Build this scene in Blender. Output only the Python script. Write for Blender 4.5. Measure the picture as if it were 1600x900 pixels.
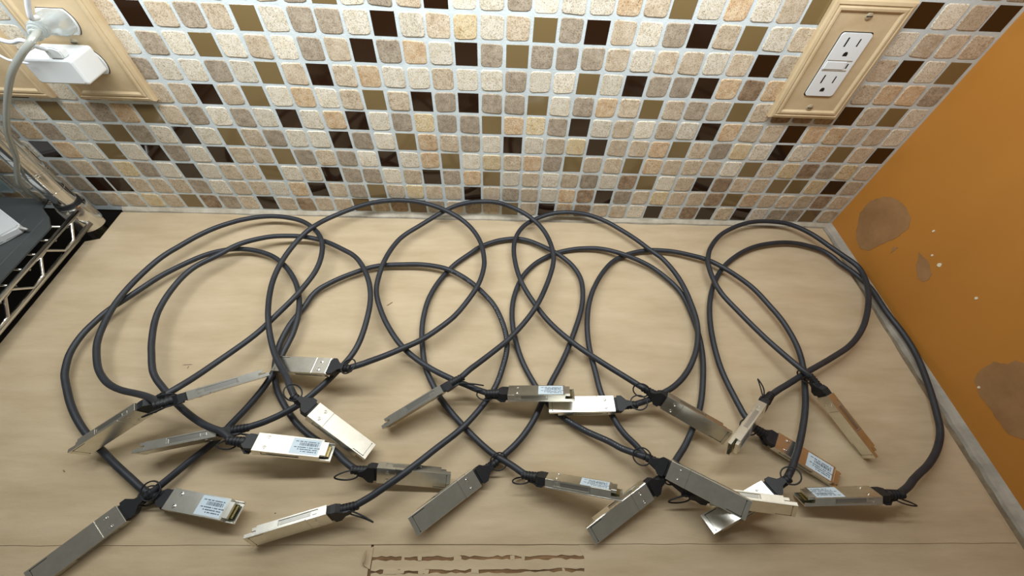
import bpy, bmesh, math, random
from mathutils import Vector, Matrix, Euler
random.seed(7)
SC = bpy.context.scene
COL = SC.collection
for o_ in list(bpy.data.objects):
    bpy.data.objects.remove(o_)

# ---------------------------------------------------------------- camera
cam_d = bpy.data.cameras.new('camera')
cam = bpy.data.objects.new('camera', cam_d)
COL.objects.link(cam)
cam_d.sensor_width = 36.0
cam_d.lens = 646.627 / 1600.0 * 36.0
cam_d.clip_start = 0.01
cam_d.clip_end = 50
cam.location = (-0.018495, -0.467308, 0.445459)
cam.rotation_euler = (0.6423126, -0.0411172, -0.0095972)
SC.camera = cam

# ---------------------------------------------------------------- light
world = bpy.data.worlds.new('room_light')
SC.world = world
world.use_nodes = True
wn = world.node_tree.nodes
wn['Background'].inputs['Color'].default_value = (1.0, 0.97, 0.86, 1)
wn['Background'].inputs['Strength'].default_value = 0.14


def area(name, loc, rot, sx, sy, power, col):
    d = bpy.data.lights.new(name, 'AREA')
    d.shape = 'RECTANGLE'
    d.size, d.size_y, d.energy, d.color = sx, sy, power, col
    o = bpy.data.objects.new(name, d)
    o.location, o.rotation_euler = loc, rot
    COL.objects.link(o)
    return o


# the strip lamp under the wall cabinet, above the tiles
area('under_cabinet_lamp', (-0.14, -0.15, 0.53), (math.radians(27), 0, 0), 0.95, 0.07, 4.85, (0.93, 0.98, 1.0))
SC.view_settings.view_transform = 'Standard'
SC.view_settings.look = 'None'
SC.view_settings.gamma = 1
SC.view_settings.use_curve_mapping = False
SC.view_settings.exposure = 0.0

# ---------------------------------------------------------------- helpers
PT = 0.0273            # tile pitch
TZ = 0.2 * PT          # bottom of the lowest tile row above the cardboard
GLASS = 'DGN'


def lin(r, g, b):
    f = lambda c: ((c / 255.0) / 12.92) if c / 255.0 <= 0.04045 else (((c / 255.0) + 0.055) / 1.055) ** 2.4
    return (f(r), f(g), f(b), 1.0)


def tag(o, label=None, cat=None, group=None, kind=None):
    if label:
        o['label'] = label
    if cat:
        o['category'] = cat
    if group:
        o['group'] = group
    if kind:
        o['kind'] = kind
    return o


def mesh_of(name, bm, mats, smooth=False):
    me = bpy.data.meshes.new(name)
    bmesh.ops.recalc_face_normals(bm, faces=bm.faces[:])
    bm.to_mesh(me)
    bm.free()
    for m in (mats if isinstance(mats, (list, tuple)) else [mats]):
        me.materials.append(m)
    if smooth:
        for p in me.polygons:
            p.use_smooth = True
        if smooth != 'all':
            try:
                me.set_sharp_from_angle(angle=math.radians(38))
            except Exception:
                pass
    return me


def link(name, me, parent=None, loc=None, rot=None):
    o = bpy.data.objects.new(name, me)
    COL.objects.link(o)
    if parent:
        o.parent = parent
    if loc is not None:
        o.location = loc
    if rot is not None:
        o.rotation_euler = rot
    return o


def obj(name, bm, mats, parent=None, loc=None, rot=None, smooth=False):
    return link(name, mesh_of(name, bm, mats, smooth), parent, loc, rot)


def empty(name, loc=(0, 0, 0), rot=(0, 0, 0), parent=None):
    o = bpy.data.objects.new(name, None)
    o.empty_display_size = 0.02
    COL.objects.link(o)
    o.location, o.rotation_euler = loc, rot
    o.parent = parent
    return o


def box(bm, x0, x1, y0, y1, z0, z1, bev=0.0, mi=0):
    vs = [bm.verts.new((x, y, z)) for x in (x0, x1) for y in (y0, y1) for z in (z0, z1)]
    fs = []
    for q in ((0, 1, 3, 2), (4, 6, 7, 5), (0, 4, 5, 1), (2, 3, 7, 6), (0, 2, 6, 4), (1, 5, 7, 3)):
        f = bm.faces.new([vs[i] for i in q])
        f.material_index = mi
        fs.append(f)
    if bev:
        es = list({e for f in fs for e in f.edges})
        bmesh.ops.bevel(bm, geom=es, offset=bev, segments=1, affect='EDGES')


def prism(bm, poly, z0, z1, axis='z', mi=0):
    def P(a, b, c):
        return {'z': (a, b, c), 'y': (a, c, b), 'x': (c, a, b)}[axis]
    lo = [bm.verts.new(P(a, b, z0)) for a, b in poly]
    hi = [bm.verts.new(P(a, b, z1)) for a, b in poly]
    n = len(poly)
    fs = [bm.faces.new(lo[::-1]), bm.faces.new(hi)]
    for i in range(n):
        fs.append(bm.faces.new((lo[i], lo[(i + 1) % n], hi[(i + 1) % n], hi[i])))
    for f in fs:
        f.material_index = mi


def rings(bm, loops, close=False, cap=True, mi=0):
    """skin a list of equal-length vertex loops"""
    L_ = [[bm.verts.new(p) for p in lp] for lp in loops]
    n = len(L_[0])
    for a, b in zip(L_[:-1], L_[1:]):
        for i in range(n):
            f = bm.faces.new((a[i], a[(i + 1) % n], b[(i + 1) % n], b[i]))
            f.material_index = mi
    if close:
        a, b = L_[-1], L_[0]
        for i in range(n):
            bm.faces.new((a[i], a[(i + 1) % n], b[(i + 1) % n], b[i]))
    elif cap:
        bm.faces.new(L_[0][::-1]).material_index = mi
        bm.faces.new(L_[-1]).material_index = mi


def crom(pts, n):
    P = [Vector(p) for p in pts]
    P = [P[0] * 2 - P[1]] + P + [P[-1] * 2 - P[-2]]
    out = []
    for i in range(1, len(P) - 2):
        p0, p1, p2, p3 = P[i - 1:i + 3]
        for k in range(n):
            t = k / n
            out.append(0.5 * ((2 * p1) + (p2 - p0) * t + (2 * p0 - 5 * p1 + 4 * p2 - p3) * t * t + (3 * p1 - p0 - 3 * p2 + p3) * t ** 3))
    out.append(P[-2])
    return out


def tube(bm, pts, r, seg=10, closed=False, flat=1.0, mi=0):
    P = [Vector(p) for p in pts]
    n = len(P)
    rr = r if isinstance(r, (list, tuple)) else [r] * n
    T = []
    for i in range(n):
        a = P[(i - 1) % n] if (closed or i) else P[0]
        b = P[(i + 1) % n] if (closed or i < n - 1) else P[-1]
        T.append((b - a).normalized())
    ref = Vector((0, 0, 1)) if abs(T[0].z) < 0.9 else Vector((1, 0, 0))
    N = (ref - T[0] * ref.dot(T[0])).normalized()
    loops = []
    for i in range(n):
        N = (N - T[i] * N.dot(T[i])).normalized()
        B = T[i].cross(N)
        loops.append([P[i] + (N * math.cos(2 * math.pi * k / seg) + B * flat * math.sin(2 * math.pi * k / seg)) * rr[i] for k in range(seg)])
    rings(bm, loops, close=closed, mi=mi)


# ---------------------------------------------------------------- materials
def mat(name, base, rough=0.5, metal=0.0, **kw):
    m = bpy.data.materials.new(name)
    m.use_nodes = True
    b = m.node_tree.nodes['Principled BSDF']
    b.inputs['Base Color'].default_value = base
    b.inputs['Roughness'].default_value = rough
    b.inputs['Metallic'].default_value = metal
    for k, v in kw.items():
        b.inputs[k.replace('_', ' ')].default_value = v
    return m


def nd(m, typ, **kw):
    n = m.node_tree.nodes.new(typ)
    for k, v in kw.items():
        if hasattr(n, k):
            setattr(n, k, v)
        else:
            n.inputs[k].default_value = v
    return n


def wire(m, a, ao, b, bi):
    m.node_tree.links.new(a.outputs[ao], b.inputs[bi])


def coords(m, scale=(1, 1, 1), rnd=False):
    tc = nd(m, 'ShaderNodeTexCoord')
    mp = nd(m, 'ShaderNodeMapping')
    mp.inputs['Scale'].default_value = scale
    wire(m, tc, 'Object', mp, 'Vector')
    if rnd:
        oi = nd(m, 'ShaderNodeObjectInfo')
        mu = nd(m, 'ShaderNodeMath', operation='MULTIPLY')
        mu.inputs[1].default_value = 37.0
        wire(m, oi, 'Random', mu, 0)
        wire(m, mu, 0, mp, 'Location')
    return mp


def ramp(m, stops):
    r = nd(m, 'ShaderNodeValToRGB')
    e = r.color_ramp.elements
    while len(e) < len(stops):
        e.new(0.5)
    for el, (p, c) in zip(e, stops):
        el.position, el.color = p, c
    return r


def stone(name, c0, c1, c2):
    m = mat(name, c1, 0.72)
    b = m.node_tree.nodes['Principled BSDF']
    mp = coords(m, rnd=True)
    n1 = nd(m, 'ShaderNodeTexNoise', Scale=130.0, Detail=5.0, Roughness=0.65)
    n2 = nd(m, 'ShaderNodeTexNoise', Scale=900.0, Detail=3.0, Roughness=0.6)
    vo = nd(m, 'ShaderNodeTexNoise', Scale=420.0, Detail=4.0, Roughness=0.7, Distortion=1.2)
    for n in (n1, n2, vo):
        wire(m, mp, 'Vector', n, 'Vector')
    r1 = ramp(m, [(0.32, c0), (0.5, c1), (0.68, c2)])
    wire(m, n1, 'Fac', r1, 'Fac')
    r2 = ramp(m, [(0.36, (0.55, 0.51, 0.47, 1)), (0.47, (1, 1, 1, 1)), (0.7, (1.12, 1.12, 1.12, 1))])
    wire(m, n2, 'Fac', r2, 'Fac')
    r3 = ramp(m, [(0.33, (0.40, 0.34, 0.29, 1)), (0.43, (1, 1, 1, 1))])
    wire(m, vo, 'Fac', r3, 'Fac')
    mx = nd(m, 'ShaderNodeMixRGB', blend_type='MULTIPLY', Fac=1.0)
    wire(m, r1, 'Color', mx, 1)
    wire(m, r2, 'Color', mx, 2)
    mx2 = nd(m, 'ShaderNodeMixRGB', blend_type='MULTIPLY', Fac=0.8)
    wire(m, mx, 'Color', mx2, 1)
    wire(m, r3, 'Color', mx2, 2)
    hs = nd(m, 'ShaderNodeHueSaturation')
    oi = nd(m, 'ShaderNodeObjectInfo')
    mr = nd(m, 'ShaderNodeMapRange')
    mr.inputs['To Min'].default_value, mr.inputs['To Max'].default_value = 0.88, 1.10
    wire(m, oi, 'Random', mr, 'Value')
    wire(m, mr, 'Result', hs, 'Value')
    wire(m, mx2, 'Color', hs, 'Color')
    wire(m, hs, 'Color', b, 'Base Color')
    bp = nd(m, 'ShaderNodeBump', Strength=0.35, Distance=0.0006)
    wire(m, vo, 'Fac', bp, 'Height')
    wire(m, bp, 'Normal', b, 'Normal')
    return m


STONE = {
    'w': stone('cream_travertine', lin(214, 202, 178), lin(228, 218, 198), lin(236, 228, 212)),
    'b': stone('beige_travertine', lin(188, 168, 140), lin(208, 190, 164), lin(220, 205, 182)),
    'g': stone('grey_travertine', lin(152, 137, 117), lin(172, 157, 137), lin(188, 174, 154)),
    't': stone('tan_travertine', lin(196, 162, 124), lin(214, 186, 150), lin(224, 204, 174)),
    'y': stone('honey_travertine', lin(208, 182, 136), lin(222, 202, 162), lin(230, 214, 184)),
    'B': stone('brown_travertine', lin(128, 104, 80), lin(156, 132, 106), lin(180, 156, 128)),
}
STONE['D'] = mat('dark_brown_glass', lin(44, 26, 14), 0.07, 0.0, Coat_Weight=0.3, Coat_Roughness=0.05)
STONE['G'] = mat('gold_brown_glass', lin(126, 106, 70), 0.10, 0.0, Coat_Weight=0.3, Coat_Roughness=0.05)
STONE['N'] = mat('shaded_gold_glass', lin(104, 80, 42), 0.10, 0.0, Coat_Weight=0.3, Coat_Roughness=0.05)  # gold glass with the shade on the lowest row put into its colour


def noisy(name, c0, c1, rough, scale, vscale=(1, 1, 1), detail=4.0, bump=0.0, bscale=None, metal=0.0, lo=0.35, hi=0.65, dist=0.001):
    m = mat(name, c0, rough, metal)
    b = m.node_tree.nodes['Principled BSDF']
    mp = coords(m, vscale)
    n = nd(m, 'ShaderNodeTexNoise', Scale=scale, Detail=detail, Roughness=0.6)
    wire(m, mp, 'Vector', n, 'Vector')
    r = ramp(m, [(lo, c0), (hi, c1)])
    wire(m, n, 'Fac', r, 'Fac')
    wire(m, r, 'Color', b, 'Base Color')
    if bump:
        n2 = n
        if bscale:
            n2 = nd(m, 'ShaderNodeTexNoise', Scale=bscale, Detail=3.0)
            wire(m, mp, 'Vector', n2, 'Vector')
        bp = nd(m, 'ShaderNodeBump', Strength=bump, Distance=dist)
        wire(m, n2, 'Fac', bp, 'Height')
        wire(m, bp, 'Normal', b, 'Normal')
    return m


GROUT = noisy('white_grout', lin(202, 211, 213), lin(215, 224, 226), 0.85, 60, bump=0.3, bscale=700)
ORANGE = noisy('ochre_paint', lin(176, 116, 44), lin(188, 126, 50), 0.5, 3.5, (1, 1, 0.5), bump=0.25, bscale=18, dist=0.004)
SCRAPE = noisy('bare_plaster', lin(142, 104, 64), lin(160, 120, 78), 0.8, 30, bump=0.4, bscale=120)
CHIPW = mat('white_speck', lin(225, 215, 190), 0.8)
CAULK = noisy('grey_caulk', lin(150, 142, 130), lin(178, 170, 156), 0.7, 40, bump=0.4, bscale=200)
LAMIN = noisy('counter_laminate', lin(120, 108, 90), lin(150, 136, 112), 0.5, 90)


def cardboard():
    m = noisy('brown_cardboard', lin(182, 161, 128), lin(201, 181, 150), 0.85, 16, (0.7, 2.6, 1), detail=8.0, lo=0.3, hi=0.7)
    b = m.node_tree.nodes['Principled BSDF']
    mp = coords(m)
    wv = nd(m, 'ShaderNodeTexWave', bands_direction='Y', Scale=34.0, Distortion=1.2, Detail=2.0)
    wv.inputs['Detail Scale'].default_value = 4.0
    n2 = nd(m, 'ShaderNodeTexNoise', Scale=22.0, Detail=4.0)
    mp2 = coords(m, (0.5, 2.2, 1))
    n3 = nd(m, 'ShaderNodeTexNoise', Scale=900.0, Detail=2.0)
    wire(m, mp, 'Vector', wv, 'Vector')
    wire(m, mp2, 'Vector', n2, 'Vector')
    wire(m, mp, 'Vector', n3, 'Vector')
    b1 = nd(m, 'ShaderNodeBump', Strength=0.35, Distance=0.004)
    b2 = nd(m, 'ShaderNodeBump', Strength=0.10, Distance=0.0008)
    b3 = nd(m, 'ShaderNodeBump', Strength=0.25, Distance=0.0003)
    wire(m, n2, 'Fac', b1, 'Height')
    wire(m, wv, 'Fac', b2, 'Height')
    wire(m, n3, 'Fac', b3, 'Height')
    wire(m, b1, 'Normal', b2, 'Normal')
    wire(m, b2, 'Normal', b3, 'Normal')
    wire(m, b3, 'Normal', b, 'Normal')
    return m


CARD = cardboard()
FLUTE = noisy('cardboard_flutes', lin(112, 84, 56), lin(150, 116, 80), 0.9, 60, (0.5, 1, 1), bump=0.5, bscale=300)
JACKET = noisy('black_cable_jacket', lin(36, 39, 45), lin(44, 47, 54), 0.50, 80)
PLASTIC = noisy('black_moulded_plastic', lin(22, 23, 26), lin(29, 30, 34), 0.55, 300, bump=0.1, bscale=2500)
METAL = noisy('nickel_plated_metal', (0.76, 0.74, 0.66, 1), (0.83, 0.81, 0.74, 1), 0.28, 150, metal=1.0)
RIVET = mat('bright_rivet', (0.86, 0.85, 0.82, 1), 0.18, 1.0)
SLOT = mat('dark_slot', lin(26, 22, 16), 0.6)
PCB = mat('green_circuit_board', lin(58, 66, 34), 0.4)
GOLD = mat('gold_contacts', (0.75, 0.58, 0.25, 1), 0.3, 1.0)
STICKER = mat('pale_blue_sticker', lin(206, 222, 232), 0.4)
INK = mat('grey_print', lin(70, 78, 96), 0.7)
WHITE = mat('white_plastic', lin(236, 240, 242), 0.30)
CHROME = mat('chrome', (0.72, 0.71, 0.69, 1), 0.14, 1.0)
LINER = noisy('dark_grey_liner', lin(58, 62, 62), lin(70, 74, 74), 0.5, 12)
PLATE = noisy('cast_stone_plate', lin(198, 174, 136), lin(212, 190, 154), 0.5, 30, bump=0.1, bscale=300)
CLEAR = mat('clear_vinyl', (0.90, 0.95, 0.95, 1), 0.12, 0.0, Transmission_Weight=0.72, IOR=1.3)
PANEL = mat('grey_blue_plastic', lin(120, 135, 138), 0.35)
PRINT = mat('jacket_lettering', lin(118, 124, 130), 0.6)

# ---------------------------------------------------------------- measured placement
POSES = {
    1: ((-0.3517, -0.4028, 0.0091), (-0.2409, 0.0401, -2.3516)),
    2: ((-0.3151, -0.3918, 0.0095), (3.0738, -0.1054, -0.1731)),
    3: ((-0.3579, -0.3174, 0.0394), (-1.5183, 0.3121, -2.6148)),
    4: ((-0.3150, -0.3090, 0.0506), (2.1438, 0.3936, 0.6296)),
    5: ((-0.2871, -0.3350, 0.0217), (-1.7741, -0.0460, -2.8981)),
    6: ((-0.2428, -0.3484, 0.0344), (2.9042, 0.1813, -0.0593)),
    7: ((-0.1930, -0.2696, 0.0347), (-0.0335, 0.2627, 2.9696)),
    8: ((-0.1975, -0.3178, 0.0375), (-0.3710, 0.4020, -0.5364)),
    9: ((-0.1290, -0.3697, 0.0158), (0.9524, 0.0783, -0.0680)),
    10: ((-0.1650, -0.4051, 0.0168), (-1.3024, 0.0718, -2.8781)),
    11: ((-0.0729, -0.2900, 0.0279), (-1.8471, 0.2204, -2.6306)),
    12: ((-0.0034, -0.2929, 0.0240), (2.5526, -0.1360, -0.0467)),
    13: ((0.1099, -0.3034, 0.0202), (0.0536, 0.0760, 3.1327)),
    14: ((-0.0347, -0.3729, 0.0094), (-0.4049, -0.0546, -2.4980)),
    15: ((0.0335, -0.3771, 0.0198), (2.2105, -0.2612, -0.2281)),
    16: ((0.1639, -0.2994, 0.0245), (1.0585, 0.0451, -0.5660)),
    17: ((0.2652, -0.3085, 0.0284), (1.9593, -0.1048, -2.4182)),
    18: ((0.2769, -0.3377, 0.0124), (-3.0713, 0.1083, -0.5904)),
    19: ((0.3463, -0.2919, 0.0229), (1.7398, 0.1941, -1.1031)),
    20: ((0.1303, -0.3856, 0.0168), (-0.5626, 0.1199, -2.5918)),
    21: ((0.1504, -0.3698, 0.0294), (0.6046, -0.2309, -0.5876)),
    22: ((0.2466, -0.3873, 0.0200), (0.2896, 0.1932, -2.7226)),
    23: ((0.1876, -0.3920, 0.0202), (1.2695, -0.3275, -0.2031)),
    24: ((0.3505, -0.3917, 0.0210), (-2.3173, 0.1509, 3.1369)),
}
# centre lines of the cable jackets, tenths of a millimetre
RUNS = {
    'A': (1, 2, [(-3348,-3858,100), (-3274,-3762,99), (-3200,-3667,96), (-3127,-3571,91), (-3049,-3478,88), (-2971,-3385,89), (-2913,-3278,94), (-2851,-3174,102), (-2788,-3070,109), (-2733,-2963,115), (-2684,-2853,121), (-2645,-2741,128), (-2622,-2623,128), (-2610,-2501,125), (-2596,-2381,125), (-2578,-2263,127), (-2564,-2145,131), (-2567,-1968,136), (-2584,-1851,139), (-2616,-1730,133), (-2661,-1607,121), (-2712,-1494,117), (-2772,-1387,116), (-2841,-1288,115), (-2918,-1195,115), (-3003,-1108,115), (-3095,-1030,115), (-3195,-964,116), (-3305,-914,117), (-3419,-878,117), (-3537,-853,118), (-3657,-844,118), (-3777,-853,119), (-3894,-881,119), (-4006,-926,119), (-4111,-987,119), (-4206,-1061,119), (-4296,-1142,119), (-4383,-1226,118), (-4465,-1314,118), (-4539,-1410,117), (-4606,-1511,116), (-4673,-1611,114), (-4742,-1711,113), (-4808,-1812,114), (-4860,-1921,115), (-4899,-2036,115), (-4930,-2153,116), (-4942,-2273,116), (-4936,-2394,116), (-4909,-2512,116), (-4840,-2678,115), (-4773,-2778,114), (-4699,-2872,113), (-4625,-2965,111), (-4547,-3054,108), (-4465,-3138,104), (-4380,-3217,99), (-4292,-3292,92), (-4200,-3362,85), (-4103,-3429,81), (-4001,-3495,80), (-3898,-3563,82), (-3794,-3628,83), (-3691,-3691,82), (-3589,-3753,78), (-3488,-3815,74), (-3386,-3877,69)]),
    'B': (6, 5, [(-2664,-3470,388), (-2763,-3386,361), (-2890,-3340,332), (-3015,-3291,306), (-3133,-3231,285), (-3246,-3166,269), (-3352,-3098,257), (-3455,-3026,248), (-3554,-2952,241), (-3649,-2876,236), (-3743,-2798,232), (-3825,-2710,229), (-3889,-2609,227), (-3945,-2504,225), (-4000,-2398,224), (-4047,-2289,223), (-4090,-2178,222), (-4126,-2065,221), (-4151,-1949,221), (-4161,-1831,220), (-4160,-1713,220), (-4149,-1595,219), (-4128,-1478,219), (-4094,-1365,218), (-4040,-1260,218), (-3964,-1170,217), (-3878,-1089,216), (-3796,-1004,214), (-3720,-912,212), (-3632,-833,209), (-3531,-773,206), (-3425,-724,201), (-3316,-683,195), (-3205,-655,187), (-3037,-631,171), (-2924,-626,161), (-2811,-633,152), (-2698,-652,144), (-2583,-691,146), (-2464,-753,162), (-2351,-820,175), (-2242,-889,186), (-2136,-957,195), (-2043,-1039,201), (-1966,-1136,206), (-1900,-1238,209), (-1844,-1345,212), (-1797,-1455,214), (-1760,-1569,215), (-1734,-1685,216), (-1719,-1803,217), (-1714,-1922,218), (-1715,-2040,218), (-1721,-2158,218), (-1733,-2276,219), (-1757,-2392,219), (-1798,-2502,218), (-1855,-2606,218), (-1919,-2705,218), (-1986,-2802,217), (-2058,-2896,216), (-2135,-2985,215), (-2220,-3067,214), (-2317,-3136,212), (-2420,-3196,210), (-2528,-3247,207), (-2638,-3292,206)]),
    'C': (3, 4, [(-3381,-3060,468), (-3338,-2963,420), (-3295,-2863,370), (-3252,-2758,323), (-3204,-2653,285), (-3150,-2550,254), (-3091,-2448,229), (-3029,-2347,209), (-2969,-2243,191), (-2914,-2134,175), (-2865,-2022,163), (-2807,-1919,168), (-2745,-1821,179), (-2684,-1724,193), (-2633,-1619,199), (-2593,-1506,195), (-2555,-1393,195), (-2525,-1280,196), (-2510,-1164,199), (-2509,-1049,203), (-2520,-937,208), (-2544,-827,214), (-2587,-723,219), (-2662,-604,199), (-2755,-495,176), (-2849,-413,171), (-2950,-349,171), (-3059,-306,173), (-3173,-279,174), (-3290,-262,176), (-3408,-259,177), (-3526,-270,178), (-3642,-293,178), (-3811,-350,179), (-3918,-402,179), (-4020,-463,180), (-4117,-532,180), (-4206,-611,180), (-4288,-697,180), (-4361,-790,181), (-4432,-886,181), (-4504,-981,181), (-4563,-1084,182), (-4608,-1194,183), (-4645,-1308,184), (-4677,-1423,185), (-4700,-1541,188), (-4714,-1661,192), (-4724,-1779,192), (-4722,-1898,192), (-4710,-2017,193), (-4688,-2135,195), (-4659,-2252,198), (-4616,-2367,203), (-4555,-2475,209), (-4484,-2580,218), (-4403,-2681,230), (-4304,-2772,246), (-4191,-2852,267), (-4061,-2917,296), (-3917,-2968,334), (-3761,-3011,383), (-3598,-3061,444), (-3438,-3124,511), (-3284,-3188,575)]),
    'D': (8, 7, [(-2165,-3065,469), (-2246,-2950,422), (-2331,-2833,373), (-2426,-2723,328), (-2519,-2617,293), (-2600,-2510,268), (-2670,-2401,252), (-2731,-2293,242), (-2784,-2185,239), (-2829,-2078,239), (-2873,-1965,235), (-2920,-1839,215), (-2958,-1716,202), (-2986,-1595,195), (-3005,-1476,192), (-3013,-1357,191), (-3010,-1240,193), (-2997,-1125,197), (-2976,-1013,202), (-2944,-904,210), (-2905,-800,220), (-2857,-700,230), (-2799,-604,241), (-2726,-521,256), (-2661,-414,237), (-2580,-324,227), (-2489,-249,225), (-2392,-183,229), (-2290,-128,238), (-2182,-85,254), (-2067,-59,277), (-1946,-49,304), (-1824,-50,329), (-1705,-49,344), (-1589,-47,349), (-1421,-46,339), (-1313,-50,323), (-1208,-60,304), (-1103,-86,290), (-1000,-126,281), (-901,-174,272), (-808,-225,256), (-720,-279,238), (-639,-343,220), (-565,-420,206), (-501,-508,195), (-447,-606,187), (-405,-711,181), (-376,-823,177), (-358,-938,175), (-348,-1056,174), (-357,-1174,173), (-378,-1292,174), (-410,-1407,175), (-454,-1518,175), (-507,-1624,175), (-565,-1728,175), (-627,-1830,175), (-696,-1928,177), (-776,-2018,181), (-861,-2103,186), (-948,-2186,193), (-1040,-2264,203), (-1138,-2333,216), (-1238,-2398,234), (-1335,-2466,258), (-1430,-2534,289), (-1523,-2601,328), (-1613,-2668,369), (-1701,-2735,410)]),
    'E': (9, 10, [(-1529,-3680,177), (-1626,-3597,155), (-1725,-3516,136), (-1831,-3447,122), (-1945,-3395,113), (-2052,-3333,106), (-2154,-3263,101), (-2250,-3183,95), (-2338,-3096,89), (-2422,-3002,83), (-2503,-2904,74), (-2576,-2799,64), (-2636,-2683,52), (-2673,-2566,51), (-2698,-2448,54), (-2710,-2329,58), (-2707,-2209,62), (-2680,-2029,63), (-2645,-1911,62), (-2602,-1796,60), (-2561,-1685,67), (-2525,-1573,75), (-2461,-1473,81), (-2371,-1392,84), (-2274,-1319,86), (-2172,-1254,87), (-2066,-1194,87), (-1959,-1138,87), (-1848,-1089,85), (-1730,-1060,85), (-1608,-1048,87), (-1486,-1045,92), (-1363,-1042,97), (-1241,-1044,102), (-1119,-1057,107), (-999,-1081,113), (-881,-1119,122), (-772,-1163,116), (-669,-1221,110), (-573,-1289,105), (-482,-1365,101), (-397,-1450,98), (-318,-1541,98), (-243,-1636,98), (-181,-1740,98), (-133,-1851,98), (-93,-1966,98), (-62,-2083,98), (-44,-2202,98), (-45,-2323,98), (-65,-2442,97), (-111,-2617,96), (-149,-2732,95), (-200,-2842,96), (-264,-2947,102), (-334,-3049,112), (-409,-3148,125), (-488,-3243,141), (-575,-3327,149), (-667,-3406,160), (-758,-3485,176), (-846,-3566,194), (-934,-3646,211), (-1025,-3721,216), (-1121,-3791,211), (-1219,-3857,201), (-1319,-3923,192), (-1419,-3988,186)]),
    'F': (12, 11, [(-272,-2918,208), (-380,-2863,194), (-489,-2810,181), (-600,-2762,171), (-709,-2708,164), (-816,-2653,158), (-921,-2593,154), (-1022,-2526,151), (-1119,-2454,148), (-1210,-2376,146), (-1295,-2290,145), (-1371,-2197,145), (-1440,-2100,144), (-1505,-1999,144), (-1563,-1895,145), (-1615,-1788,145), (-1662,-1679,147), (-1698,-1566,148), (-1715,-1450,151), (-1716,-1333,154), (-1709,-1216,157), (-1697,-1100,160), (-1675,-982,159), (-1645,-864,156), (-1605,-750,154), (-1554,-643,154), (-1485,-546,155), (-1403,-462,158), (-1316,-383,162), (-1231,-304,167), (-1145,-228,175), (-1058,-158,188), (-966,-100,208), (-868,-64,241), (-763,-49,284), (-597,-47,339), (-483,-49,359), (-369,-50,369), (-256,-47,364), (-146,-50,344), (-40,-53,306), (63,-72,272), (162,-108,246), (254,-162,227), (336,-233,213), (410,-314,202), (472,-406,193), (521,-508,186), (557,-619,184), (582,-735,185), (598,-848,179), (598,-962,174), (580,-1075,169), (550,-1187,166), (514,-1300,165), (473,-1413,166), (429,-1526,170), (380,-1640,177), (326,-1750,182), (266,-1850,178), (201,-1947,177), (130,-2044,178), (56,-2139,182), (-23,-2233,190), (-107,-2323,202), (-194,-2411,219), (-281,-2501,242), (-368,-2592,270), (-454,-2683,302), (-525,-2785,332)]),
    'G': (15, 14, [(109,-3718,136), (18,-3635,119), (-86,-3570,104), (-191,-3506,92), (-287,-3428,83), (-379,-3344,74), (-468,-3257,65), (-554,-3170,64), (-637,-3080,65), (-717,-2987,66), (-792,-2890,66), (-856,-2786,67), (-916,-2679,67), (-969,-2569,68), (-1007,-2452,68), (-1034,-2333,68), (-1057,-2212,67), (-1074,-2090,67), (-1082,-1968,66), (-1080,-1844,65), (-1070,-1721,64), (-1051,-1599,62), (-1018,-1479,60), (-976,-1361,56), (-924,-1246,51), (-865,-1135,46), (-795,-1035,48), (-718,-942,52), (-630,-858,56), (-542,-775,59), (-455,-690,61), (-354,-621,62), (-244,-567,63), (-129,-524,63), (51,-490,63), (173,-503,68), (290,-543,76), (398,-606,86), (501,-680,98), (601,-758,113), (699,-827,107), (785,-908,100), (860,-999,94), (918,-1103,88), (956,-1215,83), (968,-1334,80), (963,-1454,77), (947,-1574,76), (921,-1693,74), (885,-1809,73), (843,-1923,72), (798,-2036,71), (751,-2150,72), (702,-2263,73), (650,-2376,76), (594,-2487,81), (533,-2596,86), (471,-2706,94), (413,-2818,105), (357,-2929,111), (306,-3034,101), (252,-3141,93), (187,-3242,88), (113,-3338,84), (30,-3426,82), (-62,-3506,81), (-156,-3585,81)]),
    'H': (16, 13, [(1437,-2865,256), (1351,-2785,235), (1264,-2706,215), (1174,-2629,198), (1083,-2552,185), (991,-2476,177), (899,-2398,168), (810,-2317,158), (723,-2231,149), (639,-2142,140), (559,-2049,131), (484,-1951,123), (416,-1847,115), (354,-1740,109), (295,-1635,110), (239,-1531,114), (189,-1425,119), (146,-1315,123), (113,-1201,125), (87,-1085,127), (69,-967,129), (57,-850,131), (57,-732,134), (70,-616,137), (100,-505,142), (150,-390,137), (218,-288,134), (304,-206,134), (402,-143,139), (504,-93,149), (611,-60,163), (722,-47,180), (837,-48,194), (955,-48,194), (1136,-58,175), (1252,-86,163), (1361,-130,153), (1464,-188,147), (1558,-260,143), (1648,-338,140), (1736,-420,139), (1819,-506,140), (1897,-598,142), (1971,-694,143), (2051,-783,143), (2131,-870,140), (2193,-971,136), (2243,-1078,133), (2283,-1191,132), (2311,-1308,132), (2329,-1428,135), (2340,-1549,136), (2346,-1669,136), (2349,-1788,136), (2344,-1908,135), (2325,-2026,135), (2294,-2142,135), (2253,-2255,135), (2201,-2364,135), (2139,-2468,137), (2068,-2567,140), (1987,-2660,144), (1896,-2744,151), (1795,-2818,160), (1684,-2879,172), (1570,-2934,187), (1453,-2986,203), (1338,-3037,220)]),
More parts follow.
